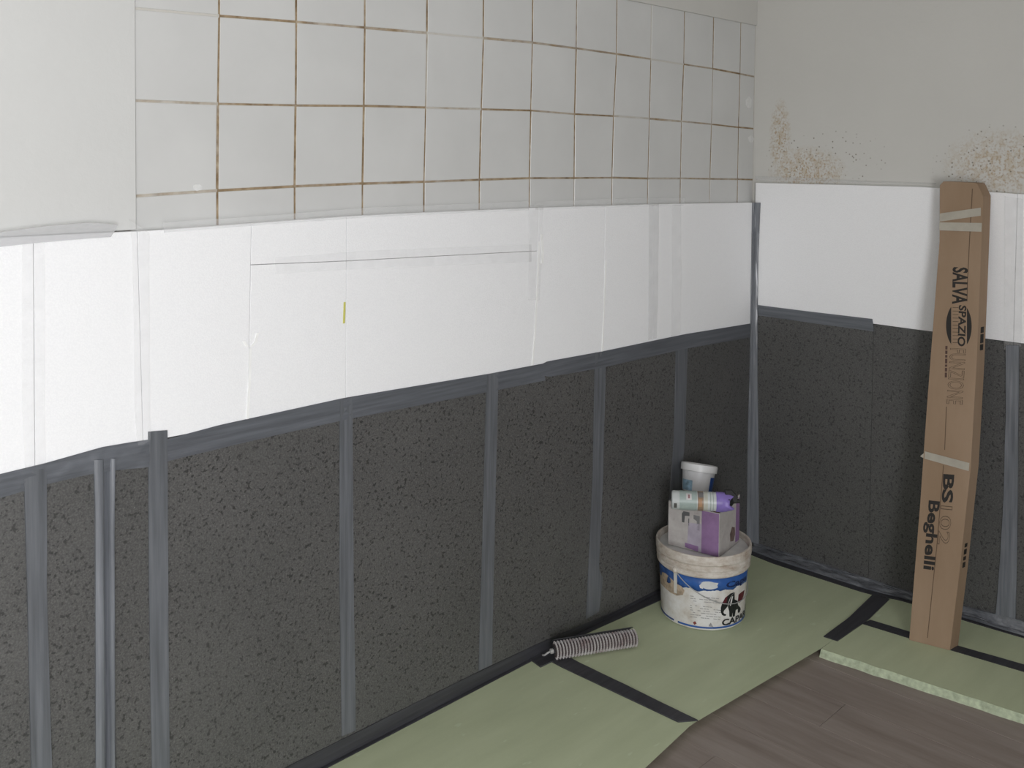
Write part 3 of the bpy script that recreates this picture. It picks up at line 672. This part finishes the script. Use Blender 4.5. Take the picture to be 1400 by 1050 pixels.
# a runs from the front right corner (0) to the front left corner (1)
cface('purple_stripe', [(.01,.0),(.34,.0),(.34,.97),(.01,.985)], purple)
cface('lilac_panel', [(.345,.0),(.62,.10),(.60,.62),(.345,.66)], pale)
cface('purple_block', [(.40,.0),(.66,.04),(.66,.14),(.40,.13)], purple, .0009)
cface('grey_arch', [(.73,.60),(.68,.60),(.67,.76),(.58,.78),(.58,.865),(.70,.86),(.73,.80)], grey)
cface('grey_arch', [(.38,.50),(.435,.50),(.435,.70),(.50,.74),(.50,.83),(.38,.83)], plain('carton_grey_mark2', (.20, .195, .2), .8))
cface('grey_bar', [(.60,.55),(.585,.55),(.585,.72),(.60,.72)], grey)
def sface(name, q, mat, e=.0006): return prism(name, [cp(-e, CD*a, CH*b) for a, b in q], ux*(e*.9), mat, carton)
sface('purple_edge', [(.80,.05),(.99,.05),(.99,1.05),(.82,1.02)], purple); 
sface('dirt_mark', [(.55,.16),(.70,.12),(.78,.25),(.76,.42),(.62,.48),(.52,.34)], dirt)

# ------------------------------------------------------------------ spray can and tub on the carton
zt_ = zc0+CH
ca = onZ(918, 683, zt_+.034); cb = onZ(1000, 687, zt_+.034)
ax = (cb-ca).normalized(); can_len = (cb-ca).length
can = thing('spray_can', ca.lerp(cb, .5)-V((0, 0, .032)), 'pale spray can with purple crumpled sleeve lying across the open carton', 'spray can')
sd = ax.cross(V((0, 0, 1))).normalized(); Mc = Matrix((sd, ax.cross(sd), ax)).transposed()
rc = .0315
def can_band(name, a, b, col, r=rc, rough=.35):
    return lathe(name, [(r-.0015, a*can_len), (r, a*can_len+.0006), (r, b*can_len-.0006), (r-.0015, b*can_len)], ca, plain('can_'+name, col, rough, .4, .06, 40), can, 40, Mc)
lathe('body', [(0, .004), (rc-.012, .004), (rc-.006, 0), (rc-.002, .002), (rc-.001, .008), (rc-.001, can_len*.76), (0, can_len*.76)], ca, plain('can_white', (.55, .58, .58), .35, .4, .05), can, 40, Mc)
can_band('green_label', .13, .42, (.36, .43, .41)); can_band('picture_band', .43, .53, (.30, .21, .14)); can_band('grey_label', .535, .60, (.50, .50, .44)); can_band('stripe', .635, .655, (.36, .42, .40)); can_band('stripe', .68, .70, (.36, .42, .40))
# crumpled purple sleeve
vs = []; fs = []; n_, s_ = 14, 40
for i in range(n_):
    t = i/(n_-1); z = can_len*(.74+.26*t)
    for k in range(s_):
        a = 2*math.pi*k/s_; cr = max(0, t-.35)
        r = rc+.0008 - .012*cr*cr + .010*cr*noise.noise(V((math.cos(a)*2.2, math.sin(a)*2.2, t*3)))
        zz = z + .03*cr*noise.noise(V((math.cos(a)*1.5+5, math.sin(a)*1.5, 2)))
        vs.append(ca + Mc @ V((r*math.cos(a), r*math.sin(a), zz)))
vs.append(ca + ax*(can_len*.93))
for i in range(n_-1):
    for k in range(s_): fs.append((i*s_+k, i*s_+(k+1) % s_, (i+1)*s_+(k+1) % s_, (i+1)*s_+k))
for k in range(s_): fs.append(((n_-1)*s_+k, (n_-1)*s_+(k+1) % s_, len(vs)-1))
sl = fixn(mk('sleeve', vs, fs, plain('purple_film', (.23, .165, .48), .4, .4, .10, 30), can, True)); sl['label'] = 'crumpled purple sleeve'
# hazard mark and dark print on the can
def on_can(name, a0, a1, f0, f1, mat, e=.0009):
    vs = []; fs = []; n = 6
    for i in range(n+1):
        f = f0+(f1-f0)*i/n
        for a in (a0, a1): vs.append(ca+ax*(a*can_len)+(Mc @ V((math.cos(f), math.sin(f), 0)))*(rc+e))
    for i in range(n): fs.append((2*i, 2*i+1, 2*i+3, 2*i+2))
    return mk(name, vs, fs, mat, can)
toc = (CAM-ca); fcam = math.atan2(toc.dot(Mc @ V((0,1,0))), toc.dot(Mc @ V((1,0,0)))); sgn = 1 if (Mc @ V((math.cos(fcam+.5), math.sin(fcam+.5), 0))).z > (Mc @ V((math.cos(fcam), math.sin(fcam), 0))).z else -1
dk = plain('can_dark_print', (.10, .10, .095), .5); pk = plain('can_white_print', (.62, .60, .60), .5)
on_can('print_mark', .24, .33, fcam+sgn*.05, fcam+sgn*.75, pk); on_can('print_mark', .27, .30, fcam+sgn*.2, fcam+sgn*.6, plain('can_rose_print', (.30, .16, .17), .5), .0013)
on_can('print_mark', .44, .525, fcam+sgn*.35, fcam+sgn*1.0, plain('can_grey_print', (.18, .17, .17), .5), .0012); on_can('print_mark', .45, .50, fcam-sgn*.6, fcam+sgn*.2, plain('can_orange_print', (.42, .24, .13), .5), .0012)
on_can('print_mark', .035, .085, fcam-sgn*.9, fcam-sgn*.35, dk)
# black applicator behind the sleeve
bz = plain('black_plastic', (.012, .012, .013), .5)
q0 = ca+ax*(can_len*.90)
lathe('applicator', [(0, 0), (.022, 0), (.025, .008), (.019, .020), (.009, .027), (.0065, .046), (0, .047)], q0+V((0, 0, .006)), bz, can, 20, Mc)
prism('trigger', [q0+V((0,0,.014)), q0-ax*.004+V((0,0,.044)), q0+ax*.018+V((0,0,.046)), q0+ax*.040+V((0,0,.024)), q0+ax*.036+V((0,0,.000))], sd*.012, bz, can, .002)
# tub
tz = zt_-.026
tc_ = onZ(952.5, 668, tz+.012); tc_.z = tz
tc_ = tc_ + V((hh.x, hh.y, 0))*.0
mt = Matrix.Rotation(math.radians(5), 3, hh) @ Matrix.Rotation(math.radians(-15), 3, rr)
tub = thing('plastic_tub', tc_, 'small white plastic tub with lid standing in the carton', 'tub')
tw = plain('tub_white', (.68, .68, .70), .35, .45, .03)
TH = .098
lathe('body', [(0, .001), (.050, .001), (.052, .003), (.0585, TH-.022), (.0, TH-.022)], tc_, tw, tub, 40, mt)
lathe('lid', [(.0600, TH-.026), (.0645, TH-.025), (.0655, TH-.006), (.0640, TH-.001), (.060, TH), (.057, TH-.003), (0, TH-.003)], tc_, plain('tub_lid_white', (.74, .74, .745), .35, .45, .02), tub, 48, mt)
def tw_(f, z, e): 
    r = .052+(.0585-.052)*z/(TH-.022)+e; d = -hh*math.cos(f)+rr*math.sin(f); return tc_ + mt @ (d*r+V((0, 0, z)))
def tub_print(f0, f1, z0, z1, mat):
    vs = []; fs = []; n = 8
    for i in range(n+1):
        f = f0+(f1-f0)*i/n; vs += [tw_(f, z0, .0006), tw_(f, z1, .0006)]
    for i in range(n): fs.append((2*i, 2*i+2, 2*i+3, 2*i+1))
    mk('label_print', vs, fs, mat, tub)
tub_print(.85, 1.7, .004, .058, plain('tub_blue', (.02, .07, .28), .4)); tub_print(-1.25, -.35, .004, .040, plain('tub_pale_blue', (.30, .45, .58), .5, .4, .3, 60))

# ------------------------------------------------------------------ spiked roller on the green board
ra = onZ(758, 889, ZF+.030); rb_ = onZ(869, 871, ZF+.030)
ra.z = rb_.z = ZF+.0285
rx = (rb_-ra).normalized(); RL = (rb_-ra).length
roller = thing('spiked_roller', ra.lerp(rb_, .5)-V((0, 0, .0285)), 'grey ribbed roller head lying beside the foot of the wall', 'roller')
sdr = V((-rx.y, rx.x, 0)); sdr = sdr if sdr.dot(hh) > 0 else -sdr       # away from the camera
Mr = Matrix((sdr, rx.cross(sdr), rx)).transposed()
ring_m = NT('stained_ring_plastic', .6, .3); ring_m.col(ring_m.ramp(ring_m.noise(ring_m.pos(), 28, 4), [(.35, (.56, .54, .53)), (.55, (.46, .42, .42)), (.70, (.28, .20, .20))]))
lathe('core', [(0, 0), (.0195, 0), (.0195, RL), (.009, RL), (.008, RL-.004), (0, RL-.004)], ra, plain('roller_core', (.07, .055, .055), .7), roller, 24, Mr)
NR_ = 27; teeth = 22; vs = []; fs = []
for (zz) in (-.0021, -.0006, .0006, .0021):
    for k in range(teeth*2):
        a = math.pi*k/teeth; out = .0275 if k % 2 else .0225
        r = out if abs(zz) < .001 else .0205
        vs.append(V((r*math.cos(a), r*math.sin(a), zz)))
m2 = teeth*2
for i in range(3):
    for k in range(m2): fs.append((i*m2+k, i*m2+(k+1) % m2, (i+1)*m2+(k+1) % m2, (i+1)*m2+k))
fs += [tuple(range(m2-1, -1, -1)), tuple(3*m2+k for k in range(m2))]
first = mk('ring', [ra + Mr @ (v+V((0, 0, .004))) for v in vs], fs, ring_m.m, roller)
for i in range(1, NR_):
    o = first.copy(); link(o); o.parent = roller; o.location = first.location + rx*((RL-.008)*i/(NR_-1))
# curved splash guard along the back
vs = []; fs = []; n = 8
for i, zz in enumerate((.002, RL-.006)):
    for r in (.0305, .0325):
        for k in range(n+1):
            a = math.radians(15+62*k/n); vs.append(ra + sdr*(r*math.cos(a)) + V((0, 0, r*math.sin(a))) + rx*zz)
N1 = n+1
for k in range(n):
    fs += [(k, k+1, 2*N1+k+1, 2*N1+k), (N1+k, 3*N1+k, 3*N1+k+1, N1+k+1), (k, N1+k, N1+k+1, k+1), (2*N1+k, 2*N1+k+1, 3*N1+k+1, 3*N1+k)]
fs += [(0, 2*N1, 3*N1, N1), (n, N1+n, 3*N1+n, 2*N1+n)]
dg_ = plain('dark_guard', (.035, .036, .04), .5)
fixn(mk('splash_guard', vs, fs, dg_, roller))
lathe('end_plate', [(0, -.004), (.013, -.004), (.013, -.001), (0, -.001)], ra, dg_, roller, 6, Mr, smooth=False)
lathe('nut', [(0, -.014), (.0075, -.014), (.0075, -.0045), (0, -.0045)], ra, plain('dull_metal', (.42, .41, .40), .4, .6), roller, 6, Mr, smooth=False)
hp = [ra-rx*.012, ra-rx*.024+V((0,0,-.004)), ra-rx*.031+V((0,0,-.010))+sdr*.002, ra-rx*.034+V((0,0,-.015))+sdr*.012, ra-rx*.030+V((0,0,-.020))+sdr*.024]
tube('wire_frame', resample(hp, 14), .003, steel, roller)

# ------------------------------------------------------------------ tall carton leaning on the right wall
A = V((-.335, -.797, ZF+.0005)); B = V((-.309, -.921, ZF+.0005)); C = V((-.087, -.83, 1.49))
bn = (B-A).cross(C-A).normalized(); bn = bn if bn.dot(CAM-A) > 0 else -bn
def fp(u, v, e=0): return onP(u, v, A, bn)+bn*e
tall = thing('tall_carton', A.lerp(B, .5)+V((.026, 0, 0)), 'long narrow brown cardboard carton with black lettering, leaning on the wall', 'carton')
mc = NT('brown_cardboard', .85, .15); pc = mc.pos(); mcol = mc.ramp(mc.noise(mc.pos((1, 1, .25)), 9, 5), [(.3, (.28, .195, .128)), (.7, (.335, .24, .165))])
mc.col(mcol).bump(mc.noise(mc.pos((60, 60, 1)), 4, 2), .1, .001)
out = [(1243,876),(1298.5,890),(1312,780),(1327,640),(1335,500),(1340,380),(1344,275),(1344,268),(1336,251),(1332,250),(1290,248),(1285,253),(1284.5,330),(1275,455),(1267,560),(1258,690)]
fr = [fp(*q) for q in out]
fr[0].z = max(fr[0].z, ZF+.0006); fr[1].z = max(fr[1].z, ZF+.0006)
dv = V((.050, -.007, 0))
body = prism('body', fr, dv, mc.m, tall)
ink = plain('black_ink', (.018, .015, .013), .7); thin = plain('thin_outline_ink', (.10, .068, .045), .8); crs = plain('crease_brown', (.13, .085, .055), .9)
def ptext(txt, s, e, top, mat, bold=.02, outline=0, name='lettering', cap=None):
    o0, o1, o2 = fp(*s), fp(*e), fp(*top); X = o1-o0; Y = o2-o0
    vs, fs = text_verts(txt, bold, outline); q = fit(vs, cap)
    k = .0 if not outline else .0002/outline
    return mk(name, [o0+X*x+Y*y_+bn*(.0007+max(-.0002, min(.0002, z*k))) for x, y_, z in q], fs, mat, body)
ptext('SALVA', (1303.5,365), (1302.5,415.5), (1323.5,366), ink, .03)
ptext('SPAZIO', (1311.5,417), (1309.5,473), (1321.5,418), ink, .03)
ptext('FUNZIONE', (1299.5,476), (1294.5,552), (1321,477), thin, 0, .012)
ptext('BS', (1290.5,648), (1288,687), (1305,649), ink, .035)
ptext('102', (1287,691), (1282,744), (1302.5,692.5), thin, 0, .012)
vs_, _ = text_verts('B'); capH = max(v.y for v in vs_)
ptext('Beghelli', (1270.5,684), (1263,778), (1284.5,685.5), ink, .03, 0, 'lettering', capH)
def seg(name, L, mat, e=.0006):
    o = prism(name, [fp(*q, e) for q in L], -bn*(e*.9), mat, body); return o
def half(c0, ex, ey_, x_cut, right):
    """part of an ellipse beyond an upright cut"""
    pts = []
    a0 = math.acos(max(-1, min(1, (x_cut-c0[0])/ex)))
    for k in range(17):
        a = -a0+2*a0*k/16 if right else a0+(2*math.pi-2*a0)*k/16
        pts.append((c0[0]+ex*math.cos(a), c0[1]+ey_*math.sin(a)))
    return pts
seg('oval_print', half((1311,445), 17.5, 32, 1300.5, False), ink); seg('oval_print', half((1311,446), 17.5, 32, 1322, True), ink)
def line(name, pts, wpx, mat):
    ribbon(name, [[fp(u-wpx/2, v) for u, v in pts], [fp(u+wpx/2, v) for u, v in pts]], [bn, bn], mat, body, 20, 1, .0006, 0)
line('crease', [(1329.5,258),(1326,320),(1323,380),(1322,412)], 1.1, crs); line('crease', [(1294,556),(1291.5,615)], 1.0, crs); line('crease', [(1290,636),(1281,745),(1268,872)], 1.1, crs)
rg = random.Random(9)
for u0, u1, a, b in ((1292.5, 1295.5, 473, 510),):
    v = a
    while v < b:
        d_ = rg.uniform(3, 7); seg('small_print', [(u0-.02*(v-a), v), (u1-.02*(v-a), v), (u1-.02*(v+d_-a), v+d_), (u0-.02*(v+d_-a), v+d_)], plain('faded_ink', (.09, .05, .04), .8) if v == a else bpy.data.materials['faded_ink']); v += d_+1.5
# narrow outlined strokes of the print inside the oval
for k in range(11):
    v = 420+k*4.8; seg('small_print', [(1302.5,v), (1310.5,v+.2), (1310.5,v+1), (1302.5,v+.8)], thin)
# packing tape around the carton
bt = plain('pale_packing_tape', (.40, .37, .31), .4, .4, .06, 30)
def strap(q, nm='packing_tape'):
    e = .0012; o = [fp(*p_, e) for p_ in q]
    ribbon(nm, [[o[0], o[1]], [o[3], o[2]]], [bn, bn], bt, tall, 14, 3, .0006, .0006, (20, 20), len(tall.children))
strap([(1285,292),(1341,284),(1341,295),(1285,303)]); strap([(1284.5,304),(1342.5,305),(1342,317),(1284.5,315)]); strap([(1264.5,617),(1325.5,633),(1324.5,644),(1264,627)])
# tape end sticking out and dark print on the narrow side
tip = fp(1264.5, 618); prism('packing_tape', [tip, fp(1264, 627), fp(1258, 624)], -bn*.0012, bt, tall)
sn = V((dv.y, -dv.x, 0)).normalized(); sn = sn if sn.y < 0 else -sn
def sideq(v0, v1, a, b):
    def rt(v): 
        for (x0, y0), (x1, y1) in zip(out[1:8], out[2:8]):
            if y1 <= v <= y0: return fp(x0+(x1-x0)*(v-y0)/(y1-y0), v)
    p_, q_ = rt(v0), rt(v1); e = sn*.0012
    prism('side_print', [p_+dv*a+e, p_+dv*b+e, q_+dv*b+e, q_+dv*a+e], -sn*.0012, ink, body)
for v0, v1 in ((448,456),(458,470),(472,480)): sideq(v0, v1, .35, .72)
for v0, v1 in ((745,750),(753,760),(763,768),(771,778)): sideq(v0, v1, .3, .6)
